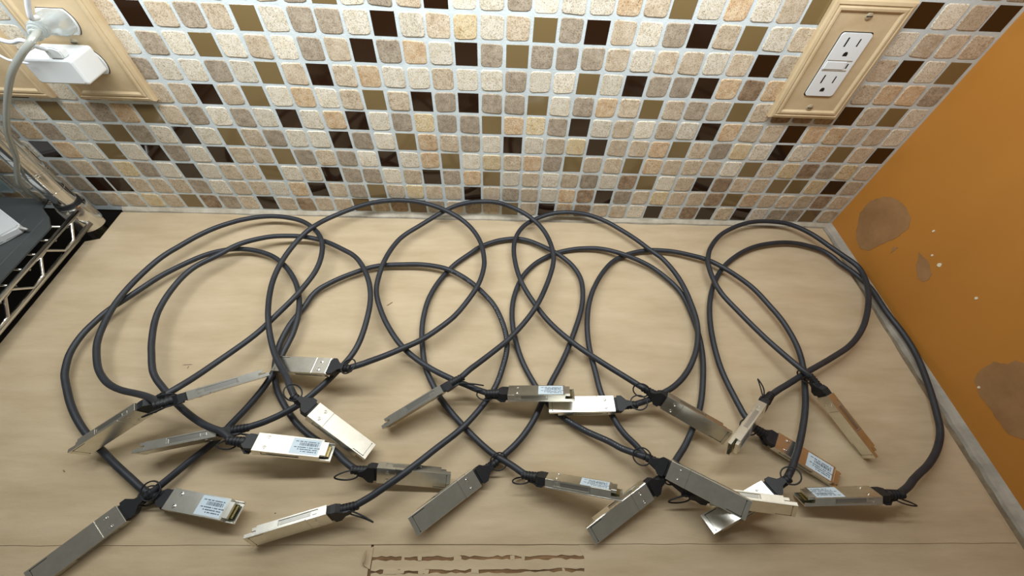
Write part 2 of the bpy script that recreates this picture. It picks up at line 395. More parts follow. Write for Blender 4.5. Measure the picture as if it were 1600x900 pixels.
    'I': (21, 20, [(1310,-3569,239), (1210,-3522,202), (1109,-3470,168), (1014,-3402,140), (910,-3344,117), (804,-3288,98), (702,-3223,83), (601,-3153,69), (508,-3071,56), (428,-2975,44), (356,-2872,37), (292,-2769,41), (234,-2662,45), (180,-2552,49), (134,-2439,51), (98,-2322,53), (70,-2203,54), (47,-2083,54), (31,-1961,55), (24,-1838,54), (27,-1715,54), (41,-1592,53), (67,-1471,51), (102,-1351,49), (148,-1236,47), (207,-1127,46), (280,-1027,45), (364,-935,44), (460,-855,41), (564,-785,37), (673,-728,37), (787,-691,44), (904,-667,52), (1023,-654,61), (1202,-656,76), (1320,-677,87), (1434,-716,101), (1542,-771,118), (1651,-823,122), (1762,-872,110), (1869,-928,99), (1970,-994,89), (2059,-1075,82), (2139,-1166,76), (2212,-1262,70), (2273,-1366,65), (2315,-1478,60), (2337,-1597,58), (2350,-1718,56), (2359,-1840,55), (2362,-1962,54), (2358,-2086,55), (2346,-2209,56), (2327,-2331,58), (2300,-2453,60), (2266,-2572,62), (2227,-2690,65), (2185,-2807,68), (2138,-2922,71), (2082,-3034,76), (2014,-3141,83), (1942,-3245,93), (1866,-3349,106), (1783,-3450,124), (1690,-3545,147), (1597,-3639,173), (1506,-3731,196)]),
    'J': (23, 22, [(1672,-3878,131), (1593,-3788,124), (1512,-3699,118), (1430,-3610,118), (1352,-3517,117), (1281,-3420,116), (1200,-3329,114), (1136,-3227,112), (1090,-3114,110), (1045,-3001,107), (1009,-2884,106), (990,-2764,104), (979,-2642,102), (966,-2520,99), (952,-2398,98), (943,-2277,99), (942,-2157,102), (948,-2038,105), (961,-1918,107), (981,-1800,108), (1008,-1681,108), (1044,-1565,107), (1089,-1450,106), (1143,-1339,102), (1204,-1229,98), (1272,-1122,92), (1348,-1017,83), (1434,-917,71), (1535,-827,57), (1645,-760,50), (1757,-716,53), (1871,-686,59), (1989,-670,66), (2107,-667,74), (2283,-689,86), (2399,-714,93), (2514,-749,98), (2628,-788,102), (2741,-830,105), (2843,-892,113), (2932,-974,125), (3018,-1059,130), (3104,-1144,127), (3183,-1235,125), (3255,-1333,124), (3313,-1438,123), (3359,-1550,122), (3401,-1663,121), (3443,-1776,121), (3475,-1893,121), (3495,-2012,120), (3506,-2132,120), (3507,-2253,120), (3495,-2373,119), (3469,-2491,119), (3435,-2607,119), (3389,-2723,124), (3339,-2838,130), (3287,-2953,137), (3227,-3064,146), (3160,-3173,156), (3088,-3279,169), (3012,-3384,183), (2932,-3486,198), (2848,-3584,215), (2764,-3681,231), (2681,-3777,246)]),
    'K': (17, 19, [(2831,-2927,259), (2949,-2867,241), (3066,-2808,225), (3181,-2748,212), (3293,-2689,203), (3404,-2632,197), (3517,-2576,190), (3631,-2521,181), (3744,-2466,176), (3854,-2410,172), (3963,-2354,169), (4070,-2296,167), (4172,-2230,165), (4268,-2157,164), (4359,-2077,163), (4444,-1992,162), (4523,-1901,162), (4631,-1757,161), (4697,-1657,161), (4758,-1555,161), (4814,-1449,161), (4861,-1339,161), (4898,-1225,161), (4920,-1107,161), (4920,-988,161), (4870,-880,161), (4805,-779,161), (4741,-678,160), (4677,-577,160), (4615,-474,160), (4547,-376,160), (4465,-290,160), (4372,-214,160), (4268,-155,160), (4153,-122,160), (4034,-109,161), (3914,-105,161), (3795,-111,161), (3677,-133,161), (3562,-169,162), (3451,-215,162), (3343,-270,163), (3239,-330,164), (3139,-400,166), (3049,-481,168), (2966,-572,170), (2891,-671,174), (2824,-777,180), (2758,-944,181), (2740,-1059,179), (2736,-1176,176), (2742,-1294,174), (2758,-1411,172), (2789,-1526,172), (2835,-1636,173), (2888,-1744,174), (2939,-1853,177), (2990,-1961,181), (3042,-2070,187), (3094,-2179,195), (3147,-2286,206), (3200,-2393,221), (3251,-2500,239), (3303,-2606,258), (3357,-2709,275)]),
    'L': (18, 24, [(2571,-3244,150), (2537,-3127,139), (2517,-3005,127), (2502,-2881,116), (2488,-2758,107), (2477,-2634,100), (2473,-2509,95), (2478,-2386,91), (2488,-2262,88), (2503,-2139,85), (2522,-2017,83), (2546,-1896,81), (2576,-1776,79), (2612,-1657,77), (2656,-1540,75), (2706,-1426,72), (2765,-1315,69), (2832,-1207,65), (2906,-1103,60), (2987,-1002,54), (3069,-915,58), (3157,-837,62), (3251,-765,66), (3349,-698,69), (3452,-638,72), (3560,-585,74), (3673,-541,75), (3789,-509,77), (3908,-484,77), (4029,-467,78), (4150,-461,78), (4272,-473,79), (4391,-500,79), (4560,-568,79), (4658,-641,79), (4728,-741,79), (4776,-853,79), (4845,-954,79), (4907,-1059,79), (4956,-1171,79), (4988,-1289,79), (4997,-1411,79), (4994,-1534,80), (4993,-1656,80), (5001,-1778,80), (5016,-1900,80), (5025,-2022,81), (5025,-2144,81), (5017,-2267,81), (4998,-2388,82), (4970,-2507,83), (4937,-2626,84), (4902,-2744,85), (4862,-2861,87), (4818,-2976,89), (4771,-3091,92), (4720,-3205,96), (4651,-3311,101), (4566,-3407,107), (4470,-3494,116), (4362,-3573,128), (4246,-3645,144), (4119,-3708,165), (3991,-3774,191), (3865,-3847,219), (3742,-3918,246)]),
}
CHIPS = [[(-0.0412, 0.0313), (-0.0245, 0.0511), (-0.0236, 0.0721), (-0.0336, 0.0887), (-0.0483, 0.0982), (-0.0696, 0.1018), (-0.0852, 0.0987), (-0.0935, 0.0887), (-0.0923, 0.0687), (-0.0842, 0.0476), (-0.0782, 0.0278), (-0.0669, 0.0207), (-0.0519, 0.0236)],
    [(-0.1041, 0.0505), (-0.0995, 0.0591), (-0.1046, 0.0632)],
    [(-0.1269, 0.0796), (-0.1320, 0.0806), (-0.1433, 0.0817), (-0.1588, 0.0760), (-0.1621, 0.0692), (-0.1604, 0.0619), (-0.1522, 0.0601), (-0.1421, 0.0655)],
    [(-0.2823, 0.0414), (-0.2755, 0.0527), (-0.2729, 0.0704), (-0.2807, 0.0795), (-0.2801, 0.0877), (-0.2857, 0.0918), (-0.3002, 0.1048), (-0.3359, 0.1003), (-0.3602, 0.0667), (-0.3468, 0.0474), (-0.3383, 0.0383), (-0.3235, 0.0377), (-0.3114, 0.0382), (-0.2968, 0.0373), (-0.2885, 0.0403)]]
SPOTS = [(-0.1556, 0.0890, 0.0025), (-0.1182, 0.1081, 0.0014), (-0.1411, 0.0897, 0.0012), (-0.2096, 0.0968, 0.0015), (-0.2893, 0.0420, 0.0015)]

# ---------------------------------------------------------------- back wall and its tiles
bm = bmesh.new()
box(bm, -1.15, 0.60, 0.0007, 0.08, -0.002, 0.62)
wall_back = tag(obj('wall_back', bm, GROUT), 'white grouted wall of small square stone and glass mosaic tiles', kind='structure')

ROWS = {   # first column, tones: w cream, b beige, g grey, t tan, y honey, B brown stone; D dark, G gold, N shade-darkened gold glass
    10: (-22, 'bwgwbgwbtgwwb' + 'bgGwgbDwwgwwwtbGwtwbG...DwbD'),
    9: (-22, 'wbgwtbwb' + 'DbgbGwggwDwbywbGgDbwgDbGwb...wbbb'),
    8: (-22, 'gbwwDbg' + 'wgwGwbwgbDgtwDgGgggbwbbwbDb...bDwG'),
    7: (-22, 'bwgGbwb' + 'gwwgwGbDbtwwbwwgwwGwDggDtBt...bttg'),
    6: (-22, 'bDwwgbg' + 'bbDbGwtwbGbDgDggGwgtbGbgbGbBBBDbGw'[0:34]),
    5: (-22, 'bwG' + 'bgtGbgwgwDwtDwgyggGtygDwbwbwDtbbDttbbw'),
    4: (-22, 'tgwwGgwDwGbgwwDgwGtbgwDwbyDbbtGbgywDwtGbD'),
    3: (-22, 'DtwGwDgwDbbGgbgwDwtGwybtgGbbGtbbbwGbyBgyb'),
    2: (-22, 'gbgygwDwbbGwbDggwbDgtGwbwbgwBGwbDBbbGGyDb'),
    1: (-22, 'gDDbbbgwbbwtDbgGbybbDbgbwtBDgbybbBGtbbbBb'),
    0: (-22, 'gbbybGBgbDbBbbNbBNgbgbGbDtBbbwDbBDbDwggNb'),
}


def tile_mesh(seed, glass):
    rnd = random.Random(seed)
    h = PT * (0.440 if glass else 0.438)
    ch = 0.0004 if glass else 0.0008
    poly = []
    if glass:
        poly = [(-h, -h), (h, -h), (h, h), (-h, h)]
    else:
        for cx, cz in ((-1, -1), (1, -1), (1, 1), (-1, 1)):
            r = rnd.uniform(0.0022, 0.0042)
            jx, jz = rnd.uniform(-0.0006, 0.0004), rnd.uniform(-0.0006, 0.0004)
            X, Z = cx * (h + jx), cz * (h + jz)
            a, b = (X, Z - cz * r), (X - cx * r, Z)
            c = (X - cx * r * 0.3, Z - cz * r * 0.3)
            poly += [a, c, b] if cx * cz > 0 else [b, c, a]
    bm = bmesh.new()
    k = 1 - ch / h
    y0 = 0.0004 if glass else rnd.uniform(-0.0004, 0.0003)
    lo = [(x, 0.0030, z) for x, z in poly]
    mid = [(x, y0 + ch * 0.8, z) for x, z in poly]
    hi = [(x * k, y0, z * k) for x, z in poly]
    rings(bm, [lo, mid, hi])
    return bm


def tile_code(r, c):
    c0, s = ROWS[r]
    i = c - c0
    return s[i] if 0 <= i < len(s) else None


MESH = {}
for code in 'wbgtyBDGN':
    for v in range(1 if code in GLASS else 6):
        MESH[code, v] = mesh_of('tile', tile_mesh(hash((v, 3)) % 9973, code in GLASS), STONE[code], smooth=False)
rest = {}
rt = random.Random(11)
for r in range(0, 20):
    for c in range(-36, 19):
        code = tile_code(r, c) if r in ROWS else None
        if code == '.':
            continue
        known = code is not None
        if not known:
            if r in ROWS and c > -22:
                code = 'b'
            else:
                code = rt.choice('wwwwbbbbbgggtybDG')
        x, z = c * PT, TZ + (r + 0.5) * PT
        jx, jz, ja = rt.uniform(-0.0004, 0.0004), rt.uniform(-0.0004, 0.0004), rt.uniform(-0.022, 0.022)
        v = rt.randrange(1 if code in GLASS else 6)
        single = r <= 10 and ((c >= -16) if code not in GLASS else (c >= -22))
        if r == 10 and c < -11 or r == 9 and c < -15:
            single = False
        if single:
            o = link('glass_tile' if code in GLASS else 'stone_tile', MESH[code, v], wall_back, (x + jx, 0, z + jz), (0, ja if code not in GLASS else ja * 0.3, 0))
        else:
            rest.setdefault(code, []).append((v, x + jx, z + jz, ja))
bm = bmesh.new()
codes = sorted(rest)
for k, code in enumerate(codes):
    for v, x, z, a in rest[code]:
        n0 = len(bm.verts)
        f0 = len(bm.faces)
        bm.from_mesh(MESH[code, v])
        bm.verts.ensure_lookup_table()
        bm.faces.ensure_lookup_table()
        M = Matrix.Translation((x, 0, z)) @ Matrix.Rotation(a, 4, 'Y')
        for q in bm.verts[n0:]:
            q.co = M @ q.co
        for f in bm.faces[f0:]:
            f.material_index = k
tag(obj('mosaic_tiles', bm, [STONE[c] for c in codes], wall_back), kind='stuff')

# ---------------------------------------------------------------- right wall, counter, trims
XW = 0.508
bm = bmesh.new()
box(bm, XW, XW + 0.08, -0.64, 0.0016, -0.90, 0.62)
wall_right = tag(obj('wall_right', bm, ORANGE), 'ochre orange painted side wall with scraped patches', kind='structure')
for poly in CHIPS:
    pts = []
    n = len(poly)
    rr = random.Random(n)
    for i in range(n):
        a, b = Vector(poly[i]), Vector(poly[(i + 1) % n])
        pts.append(a)
        for t in (0.25, 0.5, 0.75):
            q = a.lerp(b, t)
            s = (b - a).length * 0.05
            pts.append(q + Vector((rr.uniform(-s, s), rr.uniform(-s, s))))
    bm = bmesh.new()
    prism(bm, [(p.x, p.y) for p in pts], XW - 0.0004, XW + 0.001, 'x')
    obj('scraped_patch', bm, SCRAPE, wall_right)
for y, z, r in SPOTS:
    bm = bmesh.new()
    rr = random.Random(int(y * 1e5))
    prism(bm, [(y + r * rr.uniform(0.7, 1.2) * math.cos(a * 0.9), z + r * rr.uniform(0.7, 1.3) * math.sin(a * 0.9)) for a in range(7)], XW - 0.0007, XW + 0.001, 'x')
    obj('paint_speck', bm, CHIPW, wall_right)

bm = bmesh.new()
prism(bm, [(-0.592, -1.1), (XW, -1.1), (XW, 0.0016), (-0.5735, 0.0016), (-0.5735, -0.060), (-0.592, -0.066)], -0.04, -0.0032)
tag(obj('countertop', bm, LAMIN), 'kitchen counter slab lying under the brown cardboard sheet', 'countertop')
# caulk along the back wall and along the side wall
rr = random.Random(3)
bm = bmesh.new()
lps = []
for i in range(61):
    x = -0.573 + (XW + 0.573) * i / 60
    w = 0.0045 + rr.uniform(-0.001, 0.001)
    lps.append([(x, 0.0016, -0.0032), (x, 0.0016, TZ + 0.0006), (x, 0.0004, TZ * 0.85 + rr.uniform(-.0004, .0004)), (x, -w * 0.8, 0.0006), (x, -w, -0.0032)])
rings(bm, lps)
tag(obj('trim_1', bm, noisy('aged_grout', lin(176, 166, 146), lin(202, 194, 178), 0.85, 50, bump=0.4, bscale=300)), 'bead of white grout along the foot of the tiles', kind='structure')
bm = bmesh.new()
lps = []
for i in range(61):
    y = 0.0 - 0.70 * i / 60
    w = 0.0085 + rr.uniform(-0.0012, 0.0012)
    lps.append([(XW, y, -0.0032), (XW - w, y, -0.0032), (XW - w * 0.9, y, 0.0005), (XW - w * 0.35, y, 0.0022 + rr.uniform(-.0004, .0004)), (XW, y, 0.006)])
rings(bm, lps)
tag(obj('trim_2', bm, CAULK), 'grey caulk strip between cardboard and ochre wall', kind='structure')

bm = bmesh.new()
box(bm, -3.0, 0.60, 0.0020, 0.08, -0.95, -0.0025)
tag(obj('wall_lower', bm, mat('shade_dark_wall', lin(40, 34, 28), 0.7)), 'wall below the counter line, its dark colour standing in for shade', kind='structure')  # shade behind and under the shelf is put into this dark colour
bm = bmesh.new()
box(bm, -3.0, 3.0, -3.0, 0.08, -0.95, -0.90)
tag(obj('floor', bm, mat('shade_dark_floor', lin(52, 42, 34), 0.5)), 'floor below the wire shelf, coloured dark for the shade there', kind='structure')  # dark colour imitates the deep shade seen through the shelf gap
bm = bmesh.new()
box(bm, -0.57, XW - 0.006, -0.58, 0.0016, -0.90, -0.0402)
for k in range(3):
    x0 = -0.565 + k * 0.356
    box(bm, x0, x0 + 0.350, -0.598, -0.58, -0.80, -0.06, 0.003)
tag(obj('base_cabinet', bm, mat('shade_dark_wood', lin(58, 40, 28), 0.5)), 'unseen base cabinet carrying the counter, coloured dark for shade', 'cabinet')  # cabinet added with a dark colour so the gap reads as shade

# ---------------------------------------------------------------- cardboard
card = empty('cardboard_sheet', (0, -0.25, -0.003))
tag(card, 'flattened brown cardboard sheet covering the counter, torn at its front edge', 'cardboard')


def cpart(name, bm, m, smooth=False):
    bmesh.ops.translate(bm, verts=bm.verts[:], vec=(0, 0.25, 0.003))
    return obj(name, bm, m, card, smooth=smooth)


bm = bmesh.new()
prism(bm, [(-0.590, -0.62), (0.492, -0.62), (0.492, -0.006), (-0.573, -0.006), (-0.573, -0.060), (-0.590, -0.066)], -0.0031, -0.0026)
cpart('bottom_liner', bm, CARD)
YC = -0.4300
rr = random.Random(5)


def ragged(a, b, n, amp):
    a, b = Vector(a), Vector(b)
    d = (b - a).normalized()
    q = Vector((-d.y, d.x))
    return [a.lerp(b, i / n) + q * (rr.uniform(-amp, amp) if 0 < i < n else 0) for i in range(n + 1)]


def sheet(name, edge_pts, z0, z1, m):
    bm = bmesh.new()
    prism(bm, [(p[0], p[1]) for p in edge_pts], z0, z1)
    return cpart(name, bm, m)


back = [Vector((-0.590, -0.066)), Vector((-0.573, -0.060))] + ragged((-0.5725, -0.0062), (0.494, -0.0066), 40, 0.0012)
right = ragged((0.494, -0.0066), (0.486, YC), 30, 0.0010)
front = ragged((0.486, YC), (-0.590, YC + 0.004), 50, 0.0003)
sheet('top_liner', back + right[1:] + front[1:], -0.0012, 0.0, CARD)
X0, X1 = -0.128, 0.062
sheet('front_flap', ragged((-0.590, YC + 0.008), (X0, YC + 0.004), 30, 0.0003) + ragged((X0, YC + 0.004), (X0 + 0.004, -0.62), 24, 0.0012)[1:] + [Vector((-0.590, -0.62))], -0.0013, -0.0006, CARD)
sheet('front_flap', ragged((X1, YC + 0.004), (0.486, YC + 0.004), 30, 0.0003) + [Vector((0.486, -0.62))] + ragged((X1 + 0.03, -0.62), (X1, YC + 0.004), 30, 0.0022)[:-1], -0.0013, -0.0006, CARD)
# exposed flutes inside the torn strip
bm = bmesh.new()
NX, NY = 60, 60
vv = []
for j in range(NY + 1):
    row = []
    for i in range(NX + 1):
        x = X0 + 0.001 + (X1 + 0.03 - X0) * i / NX
        y = YC - 0.0012 - 0.10 * j / NY
        z = -0.0019 + 0.0005 * math.cos((y - YC) / 0.0082 * 2 * math.pi) + rr.uniform(-0.00012, 0.00012)
        row.append(bm.verts.new((x, y, z)))
    vv.append(row)
for j in range(NY):
    for i in range(NX):
        bm.faces.new((vv[j][i], vv[j][i + 1], vv[j + 1][i + 1], vv[j + 1][i]))
cpart('exposed_flutes', bm, FLUTE, True)
# shreds of liner and the curled corner of the tear
edges = [-0.0030, 0.0072, 0.0098, 0.0172, 0.0194, 0.0270, 0.0300, 0.0380, 0.0410, 0.1000]
for k in range(0, len(edges), 2):
    xa, xb = X0 + 0.002 + rr.uniform(0, .003), X1 + 0.004
    up_ = ragged((xa, YC - edges[k]), (xb, YC - edges[k]), 46, 0.0008)
    dn = ragged((xb, YC - edges[k + 1]), (xa, YC - edges[k + 1]), 46, 0.0008)
    bm = bmesh.new()
    prism(bm, [(p.x, p.y) for p in up_ + dn], -0.0016, -0.0009)
    cpart('torn_strip', bm, CARD)
for k in range(16):      # bridges of paper left across the slits
    x = rr.uniform(X0 + 0.004, X1 - 0.002)
    y = YC - rr.choice((0.0085, 0.0085, 0.0183, 0.0183, 0.0285))
    l = rr.uniform(0.002, 0.009)
    bm = bmesh.new()
    up_ = [(x + l * t + rr.uniform(-.0004, .0004), y + rr.uniform(0.0012, 0.0020)) for t in (0, .25, .5, .75, 1)]
    dn = [(x + l * t + rr.uniform(-.0004, .0004), y - rr.uniform(0.0012, 0.0020)) for t in (1, .75, .5, .25, 0)]
    prism(bm, up_ + dn, -0.0014, -0.0009 + rr.uniform(0, .0004))
    cpart('paper_shred', bm, CARD)
bm = bmesh.new()
lps = []
for i in range(6):
    a = i / 5 * 2.2
    x = X0 + 0.002 - 0.006 * math.sin(a)
    z = -0.0008 + 0.0030 * (1 - math.cos(a))
    hw = 0.0085 * (1 - i / 7.5)
    y = YC - 0.0078
    lps.append([(x, y - hw, z), (x, y + hw, z), (x + 0.0006, y + hw, z + 0.0006), (x + 0.0006, y - hw, z + 0.0006)])
rings(bm, lps)
cpart('curled_flap', bm, CARD)

# small scuffs and a chip of paper on the top liner
for x, y, l, w, a in ((-0.3687, -0.2512, 0.012, 0.0007, 0.05), (-0.3666, -0.2544, 0.0035, 0.0007, 1.5), (-0.4343, -0.3650, 0.004, 0.0012, -0.6), (-0.2215, -0.4021, 0.0016, 0.0009, 0), (-0.1549, -0.1630, 0.010, 0.0018, 0.7), (0.2322, -0.3444, 0.0022, 0.0009, 0.8)):
    bm = bmesh.new()
    c, s = math.cos(a), math.sin(a)
    pl = [(l * .5, 0), (l * .3, w * .5), (-l * .3, w * .4), (-l * .5, 0), (-l * .25, -w * .5), (l * .3, -w * .4)]
    prism(bm, [(x + p * c - q * s, y + p * s + q * c) for p, q in pl], -0.0002, 0.00005)
    cpart('scuff_mark', bm, SLOT if w < .001 else FLUTE)

# ---------------------------------------------------------------- network cables
L_, W_, H_ = 0.0700, 0.0180, 0.0085


def shell_bm():
    bm = bmesh.new()
    w, h = W_ / 2, H_ / 2
    g = 0.0009
    xs = 0.255 * L_
    box(bm, 0, xs - 0.00015, -w, w, h - 0.0013, h, 0.00018)
    box(bm, xs + 0.00015, L_, -w, w, h - 0.0013, h - 0.00022, 0.00018)
    box(bm, 0.0002, 0.86 * L_, -w + g, w - g, -h, h - 0.0012)
    for s in (-1, 1):
        a, b = (w - g - 0.0001, w) if s > 0 else (-w, -w + g + 0.0001)
        box(bm, 0, 0.11 * L_, a, b, -h, h - 0.0012, 0.00012)
        box(bm, 0.11 * L_, 0.60 * L_, a, b, -h, -h + 0.0013)
        box(bm, 0.11 * L_, 0.60 * L_, a, b, h - 0.0026, h - 0.0012)
        box(bm, 0.60 * L_, 0.86 * L_, a, b, -h, h - 0.0012, 0.00012)
        a2, b2 = (w - g, w - 0.0003) if s > 0 else (-w + 0.0003, -w + g)
        box(bm, 0.125 * L_, 0.175 * L_, a2, b2, -h + 0.0024, h - 0.0036)
        a3, b3 = (w - 0.0010, w) if s > 0 else (-w, -w + 0.0010)
        box(bm, 0.86 * L_, 0.995 * L_, a3, b3, h - 0.0036, h - 0.0012)
    box(bm, 0.86 * L_, 0.93 * L_, -w + 0.0022, w - 0.0022, -h, -h + 0.0030, 0.00015)
    return bm


def boot_bm():
    bm = bmesh.new()
    w, h = W_ / 2, H_ / 2
    prism(bm, [(0.0002, -w * .78), (0.0002, w * .78), (-0.003, w * .82), (-0.007, w * .82), (-0.0105, w * .52), (-0.0105, -w * .52), (-0.007, -w * .82), (-0.003, -w * .82)], -h * .92, h * .80)
    return bm


def relief_bm():
    bm = bmesh.new()
    prof = [(-0.0095, .0046)]
    for i in range(4):
        x = -0.0108 - i * 0.0030
        r = 0.0048 - i * 0.0002
        prof += [(x, r), (x - 0.0019, r), (x - 0.00195, r - .0007), (x - 0.0029, r - .0007)]
    prof += [(-0.0232, .0041), (-0.0250, .0039)]
    rings(bm, [[(x, r * math.cos(2 * math.pi * k / 14), r * math.sin(2 * math.pi * k / 14) - 0.0002) for k in range(14)] for x, r in prof])
    return bm


def tab_bm():
    bm = bmesh.new()
    w, h = W_ / 2, H_ / 2
    pl = [(-0.0022, -w * .62), (-0.0022, w * .62), (-0.0032, w * .96), (-0.0078, w * .96), (-0.0128, w * .40), (-0.0185, w * .26), (-0.0185, -w * .26), (-0.0128, -w * .40), (-0.0078, -w * .96), (-0.0032, -w * .96)]
    prism(bm, pl, h * .80, h * .80 + 0.0015)
    return bm


def loop_bm(kind):
    bm = bmesh.new()
    z = H_ / 2 * .8 + 0.0009
    pts = []
    for k in range(28):
        a = 2 * math.pi * k / 28
        if kind == 0:
            x, y, dz = -0.0255 + 0.0085 * math.cos(a), 0.0082 * math.sin(a), 0.0012 * (1 - math.cos(a))
        elif kind == 1:
            x, y, dz = -0.0268 + 0.0100 * math.cos(a), 0.0066 * math.sin(a) * (0.75 + 0.25 * math.cos(a)), 0.0035 * (1 - math.cos(a))
        else:
            x, y, dz = -0.0275 + 0.0110 * math.cos(a), 0.0060 * math.sin(a) * (0.6 + 0.4 * math.cos(a)), 0.0060 * (1 - math.cos(a)) ** 1.3
        pts.append((x, y, z + dz))
    if kind == 3:
        pts = [(-0.0255 + 0.0085 * math.cos(2 * math.pi * k / 28), 0.0086 * math.sin(2 * math.pi * k / 28), z - 0.0022 * (1 - math.cos(2 * math.pi * k / 28))) for k in range(28)]
    tube(bm, pts, 0.00075, 6, closed=True)
    return bm


def slot_bm():
    bm = bmesh.new()
    w, z = W_ / 2, H_ / 2 - 0.00022
    box(bm, 0.77 * L_, 0.945 * L_, -w + 0.0013, -w + 0.0019, z - 0.0002, z + 0.00006)
    box(bm, 0.942 * L_, 0.947 * L_, -w + 0.0016, w - 0.0016, z - 0.0002, z + 0.00003)
    for y in (-w + 0.0018, w - 0.0018):
        prism(bm, [(0.945 * L_ + .0006 * math.cos(k), y + .0006 * math.sin(k)) for k in range(6)], z - 0.0002, z + 0.00008)
    return bm


def rivet_bm():
    bm = bmesh.new()
    prof = [(.0019, -.0003), (.0019, .0001), (.00145, .00022), (.00135, .0001), (.0009, .00008), (.0007, .0003), (.0002, .0004)]
    rings(bm, [[(r * math.cos(2 * math.pi * k / 12), r * math.sin(2 * math.pi * k / 12), z) for k in range(12)] for r, z in prof])
    return bm


def label_bm():
    bm = bmesh.new()
    box(bm, 0.46 * L_, 0.83 * L_, -W_ / 2 + 0.0012, W_ / 2 - 0.0012, -H_ / 2 - 0.00008, -H_ / 2 + 0.0001)
    return bm


def print_bm():
    bm = bmesh.new()
    r = random.Random(4)
    z0, z1 = -H_ / 2 - 0.00013, -H_ / 2 - 0.00002
    x = 0.56 * L_
    while x < 0.80 * L_:
        d = r.choice((.0003, .0005, .0008))
        box(bm, x, x + d, -0.0036, -0.0006, z0, z1)
        x += d + r.choice((.0003, .0004, .0007))
    for y, a, b in ((-0.0052, .50, .81), (0.0006, .50, .82), (0.0026, .55, .80), (0.0046, .60, .79)):
        x = a * L_
        while x < b * L_:
            d = r.uniform(.0005, .0013)
            box(bm, x, x + d, y, y + 0.0009, z0, z1)
            x += d + r.choice((.0002, .0003, .0011))
    return bm


def board_bm():
    bm = bmesh.new()
    box(bm, 0.80 * L_, 0.965 * L_, -W_ / 2 + 0.0032, W_ / 2 - 0.0032, -0.0002, 0.0008)
    for k in range(9):
        y = -W_ / 2 + 0.0042 + k * 0.00118
        box(bm, 0.90 * L_, 0.963 * L_, y, y + 0.0007, -0.00026, 0.00086, mi=1)
    return bm


def slide_bm(s):
    bm = bmesh.new()
    w, h = W_ / 2, H_ / 2
    a, b = (w - 0.00095, w - 0.00055) if s > 0 else (-w + 0.00055, -w + 0.00095)
    box(bm, 0.20 * L_, 0.575 * L_, a, b, -h + 0.0019, h - 0.0032)
    a, b = (w - 0.00095, w - 0.0001) if s > 0 else (-w + 0.0001, -w + 0.00095)
    box(bm, 0.585 * L_, 0.60 * L_, a, b, -h + 0.0016, h - 0.0028)
    return bm


STEEL = mat('spring_steel', (0.46, 0.45, 0.42, 1), 0.34, 1.0)
PARTS = [('latch_slide', mesh_of('latch_slide', slide_bm(1), STEEL)), ('latch_slide', mesh_of('latch_slide', slide_bm(-1), STEEL)), ('boot', mesh_of('boot', boot_bm(), PLASTIC)), ('strain_relief', mesh_of('strain_relief', relief_bm(), PLASTIC, True)),
         ('pull_tab', mesh_of('pull_tab', tab_bm(), PLASTIC)), ('slot_seam', mesh_of('slot_seam', slot_bm(), SLOT)),
         ('label_sticker', mesh_of('label_sticker', label_bm(), STICKER)), ('label_print', mesh_of('label_print', print_bm(), INK)),
         ('circuit_board', mesh_of('circuit_board', board_bm(), [PCB, GOLD]))]
SHELL = mesh_of('connector', shell_bm(), METAL)
RIV = mesh_of('rivet', rivet_bm(), RIVET, True)
LOOPS = [mesh_of('pull_loop', loop_bm(k), PLASTIC, 'all') for k in range(4)]
LOOP_KIND = {2: 3, 5: 1, 10: 2, 11: 2, 17: 2, 24: 1, 3: 0, 12: 3, 6: 1, 23: 1, 9: 1, 18: 0}
NO_STICKER = ()


def connector(n, parent):
    loc, rot = POSES[n]
    c = link('connector', SHELL, parent, Vector(loc) - parent.location, rot)
    for nm, me in PARTS:
        link(nm, me, c)
    link('pull_loop', LOOPS[LOOP_KIND.get(n, 0)], c)
    for s in (-1, 1):
        link('rivet', RIV, c, (0.145 * L_, s * 0.0045, H_ / 2))
        link('rivet', RIV, c, (0.145 * L_, s * 0.0052, -H_ / 2), (math.pi, 0, 0))
    return c


